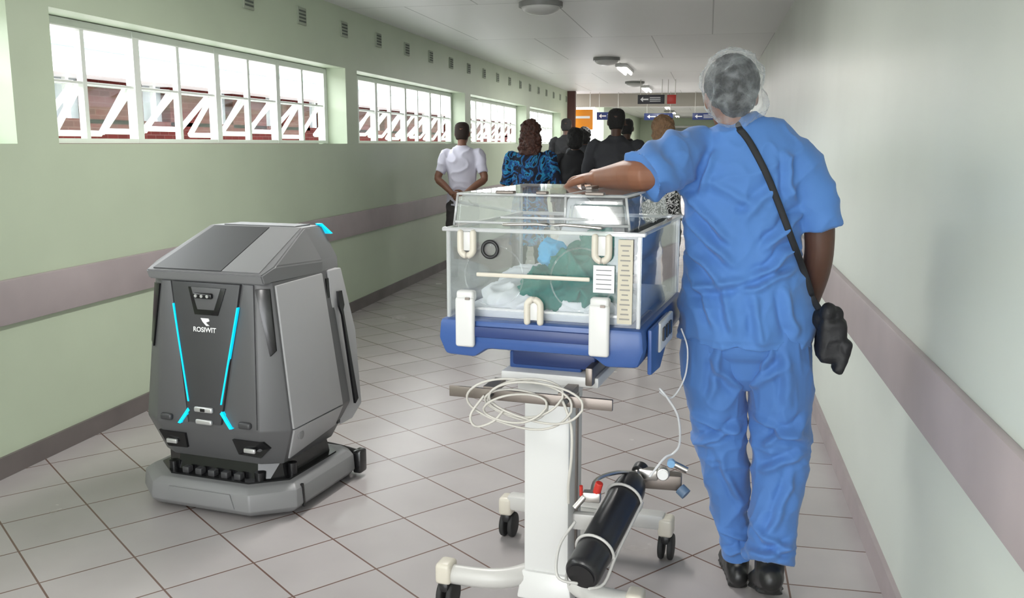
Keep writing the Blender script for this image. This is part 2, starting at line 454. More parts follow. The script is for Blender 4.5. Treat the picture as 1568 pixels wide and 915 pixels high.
slab('logo_mark', [fp(-.018, .752, .0175), fp(.018, .752, .0175), fp(.022, .742, .0175), fp(.006, .736, .0175), fp(.022, .724, .0175), fp(.008, .724, .0175), fp(-.008, .738, .0175)], (0, .004, 0), logoM, R)
for s in (-1, 1):
    def sp(y, z, off=.008): return V((s * (lv(z)[2] + off), y, z))
    slab('side_panel', [sp(.088, .88), sp(.41, .885), sp(.43, .34), sp(.070, .34)], (-s * .016, 0, 0), rLight, R, bev=.003)
    slab('side_panel_lower', [sp(.072, .335), sp(.43, .335), sp(.42, .25), sp(.11, .205)], (-s * .016, 0, 0), rLight, R, bev=.003)
    slab('side_gap', [sp(.435, .86, .006), sp(.452, .86, .006), sp(.46, .25, .006), sp(.44, .25, .006)], (-s * .01, 0, 0), rBlk, R)
    slab('rear_column', [sp(.455, .89, .012), sp(.55, .89, .012), sp(.60, .62, .012), sp(.60, .30, .012), sp(.56, .24, .012), sp(.462, .24, .012)], (-s * .05, 0, 0), rLight, R, bev=.004)
    slab('rear_black_strip', [sp(.49, .80, .02), sp(.52, .80, .02), sp(.525, .74, .02), sp(.512, .72, .02), sp(.535, .34, .02), sp(.52, .32, .02), sp(.50, .70, .02), sp(.485, .74, .02)], (-s * .01, 0, 0), rBlk, R)
    cyl('side_button', sp(.13, .30), sp(.13, .30, .014), .018, rMid, R, bev=.002)
# head cap
bm = bmesh.new()
hv = {}
def hvv(k, p): hv[k] = bm.verts.new(p)
for s, t in ((-1, 'l'), (1, 'r')):
    hvv('fb' + t, (s * .262, .035, .89)); hvv('ft' + t, (s * .262, .02, .925)); hvv('mt' + t, (s * .272, .09, .95))
    hvv('rt' + t, (s * .226, .37, 1.07)); hvv('kt' + t, (s * .212, .52, 1.068)); hvv('kk' + t, (s * .235, .60, .93)); hvv('kb' + t, (s * .25, .58, .88))
    hvv('sm' + t, (s * .272, .42, .935)); hvv('sb' + t, (s * .268, .09, .89)); hvv('sc' + t, (s * .268, .42, .885))
f = lambda *k: bm.faces.new([hv[i] for i in k])
f('fbl', 'fbr', 'ftr', 'ftl'); f('ftl', 'ftr', 'rtr', 'rtl'); f('rtl', 'rtr', 'ktr', 'ktl'); f('ktl', 'ktr', 'kkr', 'kkl'); f('kkl', 'kkr', 'kbr', 'kbl')
for t in 'lr':
    f('ft' + t, 'rt' + t, 'mt' + t); f('rt' + t, 'sm' + t, 'mt' + t); f('rt' + t, 'kt' + t, 'kk' + t, 'sm' + t)
    f('fb' + t, 'ft' + t, 'mt' + t, 'sb' + t); f('mt' + t, 'sm' + t, 'sc' + t, 'sb' + t); f('sm' + t, 'kk' + t, 'kb' + t, 'sc' + t)
f('fbl', 'sbl', 'scl', 'kbl', 'kbr', 'scr', 'sbr', 'fbr')
bmesh.ops.recalc_face_normals(bm, faces=bm.faces[:])
bmesh.ops.bevel(bm, geom=bm.edges[:], offset=.005, segments=2, affect='EDGES')
fin(bm, 'head_cap', M('robot_cap_grey', (.18, .18, .185), .4), R, auto=.35)
def tp(x, t, off=.004):
    return V((x, .02 + .35 * t, .925 + .145 * t)) + V((0, -.38, .925)) * off
slab('screen_panel', [tp(-.235, .04), tp(.075, .04), tp(.07, .97), tp(-.195, .97)], (0, .003, -.006), rDark, R)
slab('screen_side_panel', [tp(.08, .04), tp(.245, .04), tp(.215, .97), tp(.075, .97)], (0, .003, -.006), rMid, R)
slab('top_plate', [(-.17, .39, 1.073), (.17, .39, 1.073), (.17, .50, 1.073), (-.17, .50, 1.073)], (0, 0, -.006), rDark2, R)
slab('cyan_beacon', [(.195, .50, 1.076), (.216, .50, 1.076), (.232, .555, 1.03), (.20, .555, 1.03)], (0, .02, 0), cyan, R)
# chassis, bumper
stack('chassis', [plan(.06, .20, .28, .02, .10, .50), plan(.20, .18, .26, .06, .10, .48)], rBlk, R)
stack('bumper', [plan(.02, .21, .335, -.045, .05, .52), plan(.045, .225, .36, -.07, .045, .54), plan(.11, .22, .355, -.065, .05, .54), plan(.128, .20, .33, -.035, .07, .52)], rMid, R, bev=.006)
stack('bumper_top_recess', [plan(.12, .18, .30, -.005, .09, .49), plan(.134, .18, .30, -.005, .09, .49)], rBlk, R)
slab('bumper_joint', [(.363, .085, .03), (.363, .095, .03), (.358, .095, .12), (.358, .085, .12)], (-.01, 0, 0), rBlk, R)
slab('bumper_front_plate', [(-.16, -.073, .05), (.16, -.073, .05), (.14, -.071, .105), (-.14, -.071, .105)], (0, .01, 0), rMid, R, bev=.002)
for s in (-1, 1):
    for yy in (.12, .42):
        cyl('wheel', (s * .22, yy, .05), (s * .27, yy, .05), .05, rubber, R, bev=.008)
    cyl('roller', (s * .28, .14, .125), (s * .28, .14, .18), .018, rBlk, R)
    cyl('roller', (s * .20, .04, .125), (s * .20, .04, .165), .02, rBlk, R)
cyl('brush_deck', (0, .2, .005), (0, .2, .05), .19, rBlk, R)
for i in range(5): box('chassis_part', (-.12 + i * .06, .02, .145), (.03, .03, .025), rDark, R, bev=.004)
bm = bmesh.new()
loft(bm, [((-.33, .53, .06), .012, .05), ((-.2, .58, .06), .012, .05), ((.0, .60, .06), .012, .05), ((.2, .58, .06), .012, .05), ((.345, .54, .06), .012, .05)], ref=(0, 1, 0), cap='flat')
fin(bm, 'squeegee', rubber, R, smooth=True)
box('squeegee_end', (.36, .52, .07), (.04, .06, .10), rBlk, R, bev=.01); box('squeegee_arm', (0, .54, .12), (.2, .12, .06), rDark, R, bev=.01)

# ------------------------------------------------------------------ INCUBATOR
I = grp('infant_incubator', (-.675, 2.36, 0), math.radians(-7))
blue = M('incubator_blue_plastic', (.032, .085, .27), .35)
blueD = M('incubator_blue_dark', (.018, .04, .15), .4)
ac = acrylic('acrylic_clear', haze=.02); ac2 = acrylic('acrylic_edge', haze=.35, gl=.5)
W, D = .52, .62
prof = [(-.02, .935), (.535, .935), (.54, .88), (.525, .835), (.44, .832), (.405, .857), (.115, .857), (.08, .832), (-.005, .835), (-.025, .88)]
slab('tray', [(x, -.02, z) for x, z in prof], (0, D + .04, 0), blue, I, bev=.012)
box('tray_front_lip', (.26, -.022, .905), (.36, .012, .03), blueD, I, bev=.005)
slab('tray_side_bracket', [(.54, .02, .93), (.54, .30, .93), (.54, .26, .85), (.54, .16, .80), (.54, .03, .81)], (.012, 0, 0), blue, I, bev=.004)
box('control_panel', (.552, .22, .89), (.012, .20, .08), white, I, bev=.004)
multibox('panel_buttons', [((.56, .16 + .05 * i, .895), (.006, .03, .035)) for i in range(3)], blackP, I)
t = .004
def pan(name, c, s, m=ac, bev=.0015): return box(name, c, s, m, I, bev=bev, seg=1)
pan('hood_front', (W / 2, 0, 1.055), (W, t, .24)); pan('hood_back', (W / 2, D, 1.055), (W, t, .24))
pan('hood_left', (0, D / 2, 1.055), (t, D, .24)); pan('hood_right', (W, D / 2, 1.055), (t, D, .24))
multibox('hood_rim', [((W / 2, 0, 1.175), (W + .03, .02, .01)), ((W / 2, D, 1.175), (W + .03, .02, .01)), ((0, D / 2, 1.175), (.02, D, .01)), ((W, D / 2, 1.175), (.02, D, .01)),
                      ((0, 0, 1.055), (.01, .01, .24)), ((W, 0, 1.055), (.01, .01, .24)), ((0, D, 1.055), (.01, .01, .24)), ((W, D, 1.055), (.01, .01, .24))], ac2, I, bev=.002)
def lid(name, x0, x1, y0, y1, z0, z1, inl, inr, mat):
    bm = bmesh.new()
    a = [bm.verts.new(p) for p in ((x0, y0, z0), (x1, y0, z0), (x1, y1, z0), (x0, y1, z0))]
    c = [bm.verts.new(p) for p in ((x0 + inl, y0 + .015, z1), (x1 - inr, y0 + .015, z1), (x1 - inr, y1 - .015, z1), (x0 + inl, y1 - .015, z1))]
    for j in range(4): bm.faces.new((a[j], a[(j + 1) % 4], c[(j + 1) % 4], c[j]))
    bm.faces.new(c)
    bmesh.ops.recalc_face_normals(bm, faces=bm.faces[:])
    bmesh.ops.bevel(bm, geom=[e for e in bm.edges if len(e.link_faces) == 2], offset=.012, segments=3, affect='EDGES')
    return fin(bm, name, mat, I, auto=.6)
acl = acrylic('acrylic_lid', haze=.07, gl=.6)
lid('lid', .012, W - .03, .01, D - .01, 1.18, 1.272, .006, .012, acl)
lid('lid_raised_edge', .33, W - .035, -.004, .05, 1.20, 1.255, .004, .004, acl)
E = [((.02, .02, 1.268), (.48, .02, 1.268)), ((.02, .02, 1.268), (.02, .6, 1.268)), ((.478, .02, 1.268), (.478, .6, 1.268)), ((.02, .6, 1.268), (.478, .6, 1.268)),
     ((.012, .012, 1.185), (.02, .02, 1.265)), ((.49, .012, 1.185), (.478, .02, 1.265)), ((.32, .012, 1.19), (.32, .02, 1.268)), ((.32, .02, 1.27), (.32, .6, 1.27)),
     ((.02, .004, 1.195), (.49, .004, 1.195)), ((.15, .0, 1.21), (.40, .0, 1.21))]
bm = bmesh.new()
for a, b in E: bm_cyl(bm, a, b, .0035, n=8)
fin(bm, 'lid_edges', ac2, I, smooth=True)
multibox('lid_hinges', [((.16, .01, 1.275), (.05, .02, .008)), ((.26, .01, 1.275), (.03, .02, .008)), ((.40, .01, 1.275), (.05, .02, .008)), ((.32, .3, 1.276), (.02, .08, .01))], steelD, I, bev=.002)
pipe('upper_rail', [(.16, -.008, 1.192), (.30, -.008, 1.196), (.42, -.008, 1.19)], .004, steel, I)
for lx in (.058, .425):
    box('latch', (lx, -.028, .93), (.054, .018, .135), white, I, bev=.008, seg=3)
    box('latch_top', (lx, -.018, 1.0), (.05, .03, .03), white, I, bev=.008, seg=3)
    box('latch_screw', (lx + .01, -.038, .995), (.012, .004, .006), steelD, I)
def ushape(name, x, z, w, h, r, up):
    pts = [(x - w / 2, -.012, z + (h / 2) * up)] + [(x - w / 2 * math.cos(a), -.012, z - up * (h / 2 - w / 2) - up * w / 2 * math.sin(a)) for a in [i * math.pi / 6 for i in range(7)]] + [(x + w / 2, -.012, z + h / 2 * up)]
    pipe(name, pts, r, cream, I, k=3, n=12)
ushape('port_latch', .058, 1.137, .036, .06, .009, 1); ushape('port_latch', .425, 1.137, .036, .06, .009, 1)
ushape('door_latch', .245, .968, .036, .06, .009, -1)
box('latch_plate', (.245, -.010, .968), (.02, .006, .05), white, I, bev=.002)
box('latch_plate', (.058, -.010, 1.145), (.02, .006, .05), white, I, bev=.002); box('latch_plate', (.425, -.010, 1.145), (.02, .006, .05), white, I, bev=.002)
def torus(bm, c, R1, r, n=28, m=10):
    vs = []
    for i in range(n):
        a = 2 * math.pi * i / n; row = []
        for j in range(m):
            b = 2 * math.pi * j / m; q = R1 + r * math.cos(b)
            row.append(bm.verts.new(V((q * math.cos(a), r * math.sin(b), q * math.sin(a))) + V(c)))
        vs.append(row)
    for i in range(n):
        for j in range(m): bm.faces.new((vs[i][j], vs[(i + 1) % n][j], vs[(i + 1) % n][(j + 1) % m], vs[i][(j + 1) % m]))
bm = bmesh.new(); torus(bm, (.122, -.008, 1.125), .021, .005); fin(bm, 'port_ring', blackP, I, smooth=True)
pr = acrylic('acrylic_port_rim', haze=.04, gl=.1, fk=.4)
for cx in (.13, .37):
    bm = bmesh.new(); torus(bm, (cx, -.003, 1.055), .082, .002, n=40); fin(bm, 'hand_port_rim', pr, I, smooth=True)
box('front_rail', (.24, -.012, 1.058), (.31, .008, .011), cream, I, bev=.003)
box('front_door_edge', (.26, -.004, .965), (.46, .006, .006), ac2, I)
lab = M('label_cream', (.52, .48, .38), .5); labink = M('label_ink', (.12, .12, .13), .5)
box('instruction_label', (.485, -.006, 1.055), (.038, .003, .215), lab, I)
multibox('label_print', [((.485, -.008, .96 + i * .0125), (.026 - (i % 3) * .005, .001, .0035)) for i in range(16)], M('label_ink_soft', (.25, .24, .22), .5), I)
box('paper_card', (.43, -.006, 1.06), (.055, .003, .07), signW, I); multibox('card_print', [((.43, -.008, 1.035 + i * .012), (.04, .001, .002)) for i in range(5)], labink, I)
cloth = M('white_cotton', (.70, .72, .77), .9); teal = M('teal_drape', (.0, .15, .13), .85)
box('mattress', (W / 2, D / 2, .948), (W - .05, D - .06, .03), cloth, I, bev=.01)
solid('white_blanket', lambda bm: (ellip(bm, (.16, .2, .97), (.13, .16, .045)), ellip(bm, (.40, .2, .965), (.09, .17, .04)), ellip(bm, (.25, .1, .965), (.18, .07, .03)), ellip(bm, (.13, .36, .99), (.10, .13, .045))), .006, cloth, I,
      disp=lambda p, n: n * (.014 * ridge(p, 14, 16, 10) - .004))
solid('baby_bundle', lambda bm: (ellip(bm, (.335, .20, 1.035), (.105, .14, .088)), ellip(bm, (.285, .16, 1.005), (.115, .12, .058)), ellip(bm, (.365, .24, 1.07), (.065, .10, .085)), ellip(bm, (.36, .12, 1.0), (.08, .06, .05))), .0045, teal, I,
      disp=lambda p, n: n * (.028 * ridge(V((p.x + p.z, p.y, p.z - .5 * p.x)), 12, 9, 13, 3.) + .012 * ridge(p, 30, 20, 26, 1.) + .005 * noise.noise(p * 40) - .010))
solid('white_drape', lambda bm: (loft(bm, [((.26, .42, .97), .10, .08), ((.255, .42, 1.10), .075, .06), ((.25, .42, 1.17), .045, .04), ((.25, .42, 1.21), .035, .03)])), .007, cloth, I,
      disp=lambda p, n: n * (.012 * ridge(p, 20, 20, 4)))
solid('blue_swab', lambda bm: (ellip(bm, (.235, .20, 1.09), (.034, .03, .045))), .004, M('pale_blue_cloth', (.08, .38, .68), .8), I, disp=lambda p, n: n * (.014 * ridge(p, 30, 30, 20)))
box('tilt_block', (.26, .30, .815), (.24, .36, .06), blueD, I, bev=.008)
box('tilt_block_front', (.235, .14, .80), (.21, .03, .05), blue, I, bev=.006)
box('shelf_plate', (.26, .26, .762), (.28, .36, .03), white, I, bev=.006)
box('shelf_slide', (.38, .2, .785), (.02, .3, .05), steelD, I, bev=.004)
box('accessory_rail', (.235, -.02, .735), (.455, .01, .03), steelD, I, bev=.002)
multibox('rail_mounts', [((.12, .03, .745), (.03, .1, .02)), ((.33, .03, .745), (.03, .1, .02))], steelD, I)
for x in (.13, .34): cyl('rail_bolt', (x, -.032, .737), (x, -.02, .737), .007, blackP, I)
slab('column', [(.157, .17, .10), (.297, .17, .10), (.297, .17, .75), (.157, .17, .75)], (0, .15, 0), white, I, bev=.014)
box('column_collar', (.227, .235, .715), (.165, .17, .05), white, I, bev=.008)
box('column_groove', (.299, .245, .42), (.004, .02, .55), steelD, I)
slab('column_foot', [(.145, .14, .07), (.315, .14, .07), (.30, .16, .15), (.155, .16, .15)], (0, .19, 0), white, I, bev=.008)
base = M('base_enamel', (.52, .51, .49), .35)
bm = bmesh.new()
loft(bm, [((.20, .26, .13), .03, .035), ((.165, .20, .125), .03, .034), ((.11, .155, .12), .03, .03), ((.04, .135, .118), .03, .028), ((-.06, .13, .118), .03, .026)], ref=(0, 0, 1), n=16, cap='flat')
loft(bm, [((.28, .26, .13), .03, .035), ((.31, .19, .125), .03, .034), ((.37, .145, .12), .03, .03), ((.43, .135, .118), .03, .028), ((.50, .13, .118), .03, .026)], ref=(0, 0, 1), n=16, cap='flat')
fin(bm, 'front_arms', base, I, smooth=True)
box('base_spine', (.23, .46, .13), (.10, .46, .06), base, I, bev=.012)
box('rear_beam', (.215, .68, .14), (.56, .06, .055), base, I, bev=.012)
for x, y in ((-.075, .13), (.505, .13), (-.07, .68), (.50, .68)):
    box('end_cap', (x, y, .125), (.05, .066, .066), cream, I, bev=.012, seg=3)
    r = .045
    cyl('caster_stem', (x, y, .07), (x, y, .12), .014, steelD, I)
    for s in (-.016, .016): cyl('caster_wheel', (x + s - .009, y + .015, r), (x + s + .009, y + .015, r), r, rubber, I, bev=.006)
    box('caster_hood', (x, y + .01, r + .035), (.03, .07, .035), blackP, I, bev=.01)
cabM = M('white_cable', (.50, .48, .44), .45)
cab = bmesh.new()
for i in range(5):
    w = .095 + .02 * (i % 3) + random.uniform(-.015, .02); cx = .235 + random.uniform(-.04, .045); cz = .722 + random.uniform(-.02, .02)
    hh = .040 + .013 * (i % 3); ph = random.uniform(-.3, .3)
    loft(cab, [((cx + w * math.cos(a) * (1 + .08 * math.sin(2 * a + ph)), -.035 - .005 * i + .012 * math.sin(a * 2 + ph), cz + hh * math.sin(a + ph)), .0032, .0032) for a in [j * 2 * math.pi / 14 for j in range(15)]], k=3, n=8)
fin(cab, 'cable_coil', cabM, I, smooth=True)
pipe('cable_tail', [(.33, -.03, .74), (.36, -.05, .68), (.365, -.06, .60), (.355, -.05, .52), (.35, -.03, .46)], .004, cabM, I)
pipe('cable_tail_loop', [(.11, -.03, .73), (.08, -.05, .68), (.095, -.05, .65), (.14, -.04, .665), (.17, -.035, .70)], .0035, cabM, I)
# gas cylinder
G = grp('oxygen_cylinder', (-.24, 2.5, .3))
def gx(f, *a, **k): return f(*a, world=True, **k)
p0 = V((-.298, 2.31, .245)); p1 = V((-.185, 2.70, .385)); ax = (p1 - p0).normalized()
tank = M('cylinder_dark_paint', (.018, .018, .02), .32)
bm = bmesh.new()
loft(bm, [(p0, .044), (p0 + ax * .012, .05), (p0 + ax * .05, .0505), (p0 + ax * .25, .0505), (p0 + ax * .36, .050), (p0 + ax * .41, .04), (p0 + ax * .435, .022)], k=4, n=32, cap='flat', ref=(1, 0, 0))
fin(bm, 'tank', tank, G, auto=.8, world=True)
gx(cyl, 'base_rim', p0 - ax * .004, p0 + ax * .004, .038, blackP, G)
gx(cyl, 'neck', p0 + ax * .43, p0 + ax * .48, .015, steel, G); gx(cyl, 'valve_knob', p0 + ax * .46, p0 + ax * .49, .024, blackP, G, bev=.004)
vq = p0 + ax * .46
gx(box, 'regulator', vq + V((.03, 0, .0)), (.06, .035, .035), steel, G, bev=.006)
gx(cyl, 'gauge', vq + V((.075, -.005, .01)), vq + V((.075, -.03, .01)), .02, steel, G, bev=.003)
gx(cyl, 'gauge_face', vq + V((.075, -.031, .01)), vq + V((.075, -.033, .01)), .016, signW, G)
rg = V((-.285, 2.42, .43))
gx(box, 'manifold', rg, (.05, .03, .03), steel, G, bev=.005)
gx(cyl, 'red_knob', rg + V((.01, 0, .0)), rg + V((.022, -.01, .045)), .011, signR, G, bev=.003); gx(cyl, 'red_hose_tip', rg + V((-.03, 0, .0)), rg + V((-.03, -.005, .03)), .005, signR, G)
gx(cyl, 'port', rg + V((-.02, -.01, 0)), rg + V((-.045, -.02, -.03)), .008, steel, G)
gx(pipe, 'regulator_link', [rg, rg + V((.0, .1, .01)), rg + V((.05, .2, .0)), vq], .006, steel, G)
side = ax.cross(V((0, 0, 1))).normalized(); upv = side.cross(ax).normalized()
for d in (.10, .33):
    pts = [p0 + ax * d + (side * math.cos(a) + upv * math.sin(a)) * .056 for a in [i * 2 * math.pi / 16 for i in range(17)]]
    gx(pipe, 'cradle_ring', pts, .0045, base, G, k=2, n=8)
for sgn in (-1, 1):
    gx(pipe, 'cradle_wire', [p0 - ax * .02 + side * .03 * sgn - upv * .02, p0 + ax * .02 + side * .056 * sgn - upv * .03, p0 + ax * .12 + side * .058 * sgn - upv * .01, p0 + ax * .33 + side * .058 * sgn], .0045, base, G, k=4, n=8)
gx(pipe, 'cradle_hook', [p0 - ax * .03, p0 - ax * .04 - side * .05 + upv * .02, p0 - side * .07 + upv * .06 + ax * .03, p0 + ax * .10 - side * .05 + upv * .09], .004, base, G)
gx(box, 'cradle_bracket', (-.30, 2.55, .30), (.12, .03, .05), base, G, bev=.005)
hose = acrylic('hose_clear', haze=.75, gl=.2)
gx(pipe, 'hose', [(-.14, 2.69, .40), (-.10, 2.72, .45), (-.075, 2.74, .46), (-.055, 2.72, .50), (-.06, 2.66, .60), (-.09, 2.64, .66), (-.115, 2.64, .69)], .0035, hose, G)
gx(pipe, 'hose_upper', [(-.115, 2.64, .68), (-.08, 2.66, .66), (-.045, 2.68, .72), (-.04, 2.70, .80), (-.06, 2.7, .86)], .0025, hose, G)
gx(cyl, 'hose_fitting', (-.085, 2.74, .435), (-.03, 2.74, .41), .010, steel, G); gx(cyl, 'fitting_cap', (-.078, 2.72, .44), (-.078, 2.70, .44), .012, M('pale_blue_cap', (.2, .4, .65), .4), G)
gx(cyl, 'blue_bung', (-.05, 2.74, .35), (-.03, 2.73, .335), .018, M('blue_grey_rubber', (.1, .16, .25), .5), G)
gx(box, 'fitting_arm', (-.12, 2.76, .365), (.15, .05, .05), steelD, G, bev=.008)

# ------------------------------------------------------------------ PEOPLE
def skinM(name, c): return M(name, c, .5, var=.08, vscale=20)
skA = skinM('skin_brown', (.24, .10, .055)); skD = skinM('skin_dark', (.09, .042, .027)); skM = skinM('skin_medium', (.22, .10, .06)); skL = skinM('skin_light', (.42, .23, .16))
eyeW = M('eye_white', (.7, .7, .68), .2); eyeB = M('eye_iris', (.02, .012, .01), .2); lipM = M('lips', (.22, .06, .05), .4)
hairK = M('hair_black', (.010, .009, .009), .6, bump=.8, bscale=160); hairBr = M('hair_auburn', (.06, .020, .012), .55, bump=.8, bscale=90, var=.5, vscale=40)
hairBl = M('hair_blond', (.26, .15, .08), .55, bump=.8, bscale=120, var=.3, vscale=40)
hairC = M('hair_cropped', (.030, .018, .013), .8)

def hand(bm, w, d, n, thumb, curl=.3, sc=1., spread=1.):
    d = V(d).normalized(); n = V(n); n = (n - d * n.dot(d)).normalized(); s = d.cross(n).normalized() * thumb; w = V(w)
    loft(bm, [(w - d * .02 * sc, .026 * sc, .02 * sc), (w + d * .02 * sc, .032 * sc, .019 * sc), (w + d * .055 * sc, .040 * sc, .016 * sc), (w + d * .082 * sc, .040 * sc, .013 * sc)], ref=s, k=3, n=16)
    for off, ln, cc in ((.031, .070, .9), (.0105, .079, 1.), (-.0105, .073, 1.1), (-.031, .057, 1.25)):
        p = w + d * (.078 - abs(off) * .12) * sc + s * off * sc; a = curl * .5 * cc
        dirv = (d + s * off * 2.2 * spread).normalized(); pts = [(p - dirv * .012 * sc, .0095 * sc)]
        for i, fr in enumerate((.44, .31, .25)):
            pts.append((p.copy(), (.0096 - .0009 * i) * sc))
            dv = (dirv * math.cos(a) + n * math.sin(a)).normalized()
            p = p + dv * ln * fr * sc; a += curl * cc
        pts.append((p, .0068 * sc))
        loft(bm, [(q, r) for q, r in pts], ref=s, k=2, n=10)
    p = w + d * .018 * sc + s * .026 * sc
    dv = (d * .72 + s * .62 + n * .3).normalized(); dv2 = (d * .9 + s * .25 + n * .35).normalized()
    loft(bm, [(p - s * .01 * sc, .014 * sc), (p + dv * .028 * sc, .0125 * sc), (p + dv * .045 * sc + dv2 * .012 * sc, .0105 * sc), (p + dv * .045 * sc + dv2 * .042 * sc, .0075 * sc)], ref=n, k=3, n=12)

def head(parent, c, sc, yaw, pitch, roll, skin, voxel, world=True, hair=None, hmat=None):
    X = Matrix.Translation(c) @ Matrix.Rotation(yaw, 4, 'Z') @ Matrix.Rotation(pitch, 4, 'X') @ Matrix.Rotation(roll, 4, 'Y') @ Matrix.Scale(sc, 4)
    def b(bm):
        loft(bm, [((0, y, z), a, bb) for z, y, a, bb in ((-.115, .055, .022, .02), (-.095, .04, .042, .045), (-.06, .02, .058, .072), (-.02, .008, .067, .086), (.03, -.003, .075, .095), (.07, -.006, .070, .09), (.10, -.008, .048, .062), (.112, -.008, .022, .03))], k=3, n=28, cap='flat')
        loft(bm, [((0, .088, .02), .008, .008), ((0, .103, -.012), .010, .010), ((0, .108, -.032), .016, .012)], k=3, n=12)
        for s in (-1, 1):
            ellip(bm, (s * .077, -.008, -.008), (.010, .020, .032)); ellip(bm, (s * .03, .084, .018), (.024, .012, .008)); ellip(bm, (s * .036, .07, -.03), (.022, .02, .02))
        ellip(bm, (0, .085, -.062), (.024, .014, .010)); ellip(bm, (0, .078, -.098), (.02, .016, .014))
        loft(bm, [((0, -.02, -.03), .050, .053), ((0, -.025, -.10), .047, .050), ((0, -.03, -.17), .056, .055), ((0, -.03, -.22), .078, .063)], k=3, n=20)
    solid('head', b, voxel, skin, parent, world, smooth=2, xf=X)
    for s in (-1, 1):
        bm = bmesh.new(); ellip(bm, (s * .031, .081, .0), (.013, .010, .008), sub=2); bmesh.ops.transform(bm, matrix=X, verts=bm.verts[:]); fin(bm, 'eye', eyeW, parent, True, world)
        bm = bmesh.new(); ellip(bm, (s * .031, .089, .0), (.005, .004, .005), sub=2); bmesh.ops.transform(bm, matrix=X, verts=bm.verts[:]); fin(bm, 'iris', eyeB, parent, True, world)
        bm = bmesh.new(); loft(bm, [((s * .015, .094, .022), .003), ((s * .035, .090, .027), .003), ((s * .05, .078, .021), .002)]); bmesh.ops.transform(bm, matrix=X, verts=bm.verts[:]); fin(bm, 'eyebrow', hairK, parent, True, world)
    bm = bmesh.new(); ellip(bm, (0, .0965, -.062), (.021, .006, .006), sub=2); bmesh.ops.transform(bm, matrix=X, verts=bm.verts[:]); fin(bm, 'mouth', lipM, parent, True, world)
    if hair == 'short':
        def hb(bm): loft(bm, [((0, y, z), a, bb) for z, y, a, bb in ((-.07, -.05, .058, .045), (-.03, -.042, .072, .06), (.0, -.035, .078, .068), (.04, -.02, .080, .084), (.08, -.012, .074, .089), (.104, -.01, .056, .068), (.118, -.01, .028, .035))], k=3, n=28, cap='flat')
        solid('hair', hb, voxel, hmat, parent, world, smooth=2, xf=X, disp=lambda p, n: n * .002 * noise.noise(p * 120))
    elif hair == 'curly':
        def hb(bm):
            ellip(bm, (0, -.02, .04), (.098, .105, .10)); ellip(bm, (0, -.06, -.04), (.10, .07, .10)); ellip(bm, (0, -.075, -.14), (.11, .055, .10))
            ellip(bm, (.075, -.03, -.09), (.035, .05, .11)); ellip(bm, (-.075, -.03, -.09), (.035, .05, .11)); ellip(bm, (0, -.07, -.21), (.085, .04, .06))
        solid('hair', hb, .007, hmat, parent, world, smooth=1, xf=X, disp=lambda p, n: n * (.016 * noise.noise(p * 28) + .01 * noise.noise(p * 60)))
    elif hair == 'bob':
        def hb(bm):
            ellip(bm, (0, -.02, .035), (.10, .11, .10)); ellip(bm, (0, -.055, -.04), (.098, .075, .085))
        solid('hair', hb, .007, hmat, parent, world, smooth=1, xf=X, disp=lambda p, n: n * (.01 * noise.noise(p * 30) + .006 * noise.noise(p * 70)))
    return X

# ---- nurse -------------------------------------------------------
NU = grp('nurse', (.18, 2.78, 0))
scrub = M('scrubs_blue', (.080, .215, .54), .8, var=.05, vscale=6, sheen=.15)
scrub2 = M('scrubs_blue_trousers', (.066, .18, .47), .8, var=.05, vscale=6, sheen=.15)
def tor(bm):
    loft(bm, [((x, y, z), a, b) for z, x, y, a, b in (
        (.812, .123, 2.785, .203, .150), (.86, .123, 2.785, .203, .155), (.93, .12, 2.785, .197, .150), (1.02, .110, 2.78, .176, .128), (1.10, .106, 2.78, .168, .118),
        (1.20, .103, 2.78, .174, .118), (1.30, .100, 2.78, .184, .118), (1.37, .097, 2.78, .180, .108), (1.415, .090, 2.78, .145, .090), (1.445, .082, 2.785, .098, .072), (1.468, .076, 2.79, .062, .058))], k=5, n=40, cap='flat')
    loft(bm, [((.03, 2.79, 1.36), .07), ((-.045, 2.76, 1.372), .078), ((-.085, 2.70, 1.36), .078), ((-.125, 2.64, 1.338), .076), ((-.165, 2.585, 1.315), .075), ((-.178, 2.572, 1.308), .076)], ref=(0, 0, 1), k=4, n=28, cap='flat')
    loft(bm, [((.18, 2.78, 1.355), .07), ((.235, 2.78, 1.352), .073), ((.275, 2.78, 1.305), .068), ((.305, 2.78, 1.235), .063), ((.322, 2.782, 1.18), .061), ((.327, 2.783, 1.16), .061)], ref=(0, 1, 0), k=4, n=28, cap='flat')
    loft(bm, [((-.0, 2.78, 1.25), .05, .07), ((-.045, 2.765, 1.30), .05, .06), ((-.07, 2.74, 1.33), .05, .05)], k=3, n=20)
def sm(a, b, x):
    t = max(0, min(1, (x - a) / (b - a))); return t * t * (3 - 2 * t)
def fold(p, a, b, w, amp):
    ab = (b[0] - a[0], b[1] - a[1]); l2 = ab[0] ** 2 + ab[1] ** 2
    t = ((p.x - a[0]) * ab[0] + (p.z - a[1]) * ab[1]) / l2
    wob = .012 * noise.noise(V((t * 3 + a[0] * 9, a[1] * 7, 0)))
    d = ((p.x - a[0]) * ab[1] - (p.z - a[1]) * ab[0]) / math.sqrt(l2) + wob
    e = sm(-.1, .25, t) * (1 - sm(.75, 1.1, t))
    return amp * e * (math.exp(-(d / w) ** 2) - .6 * math.exp(-((d - 1.8 * w) / w) ** 2))
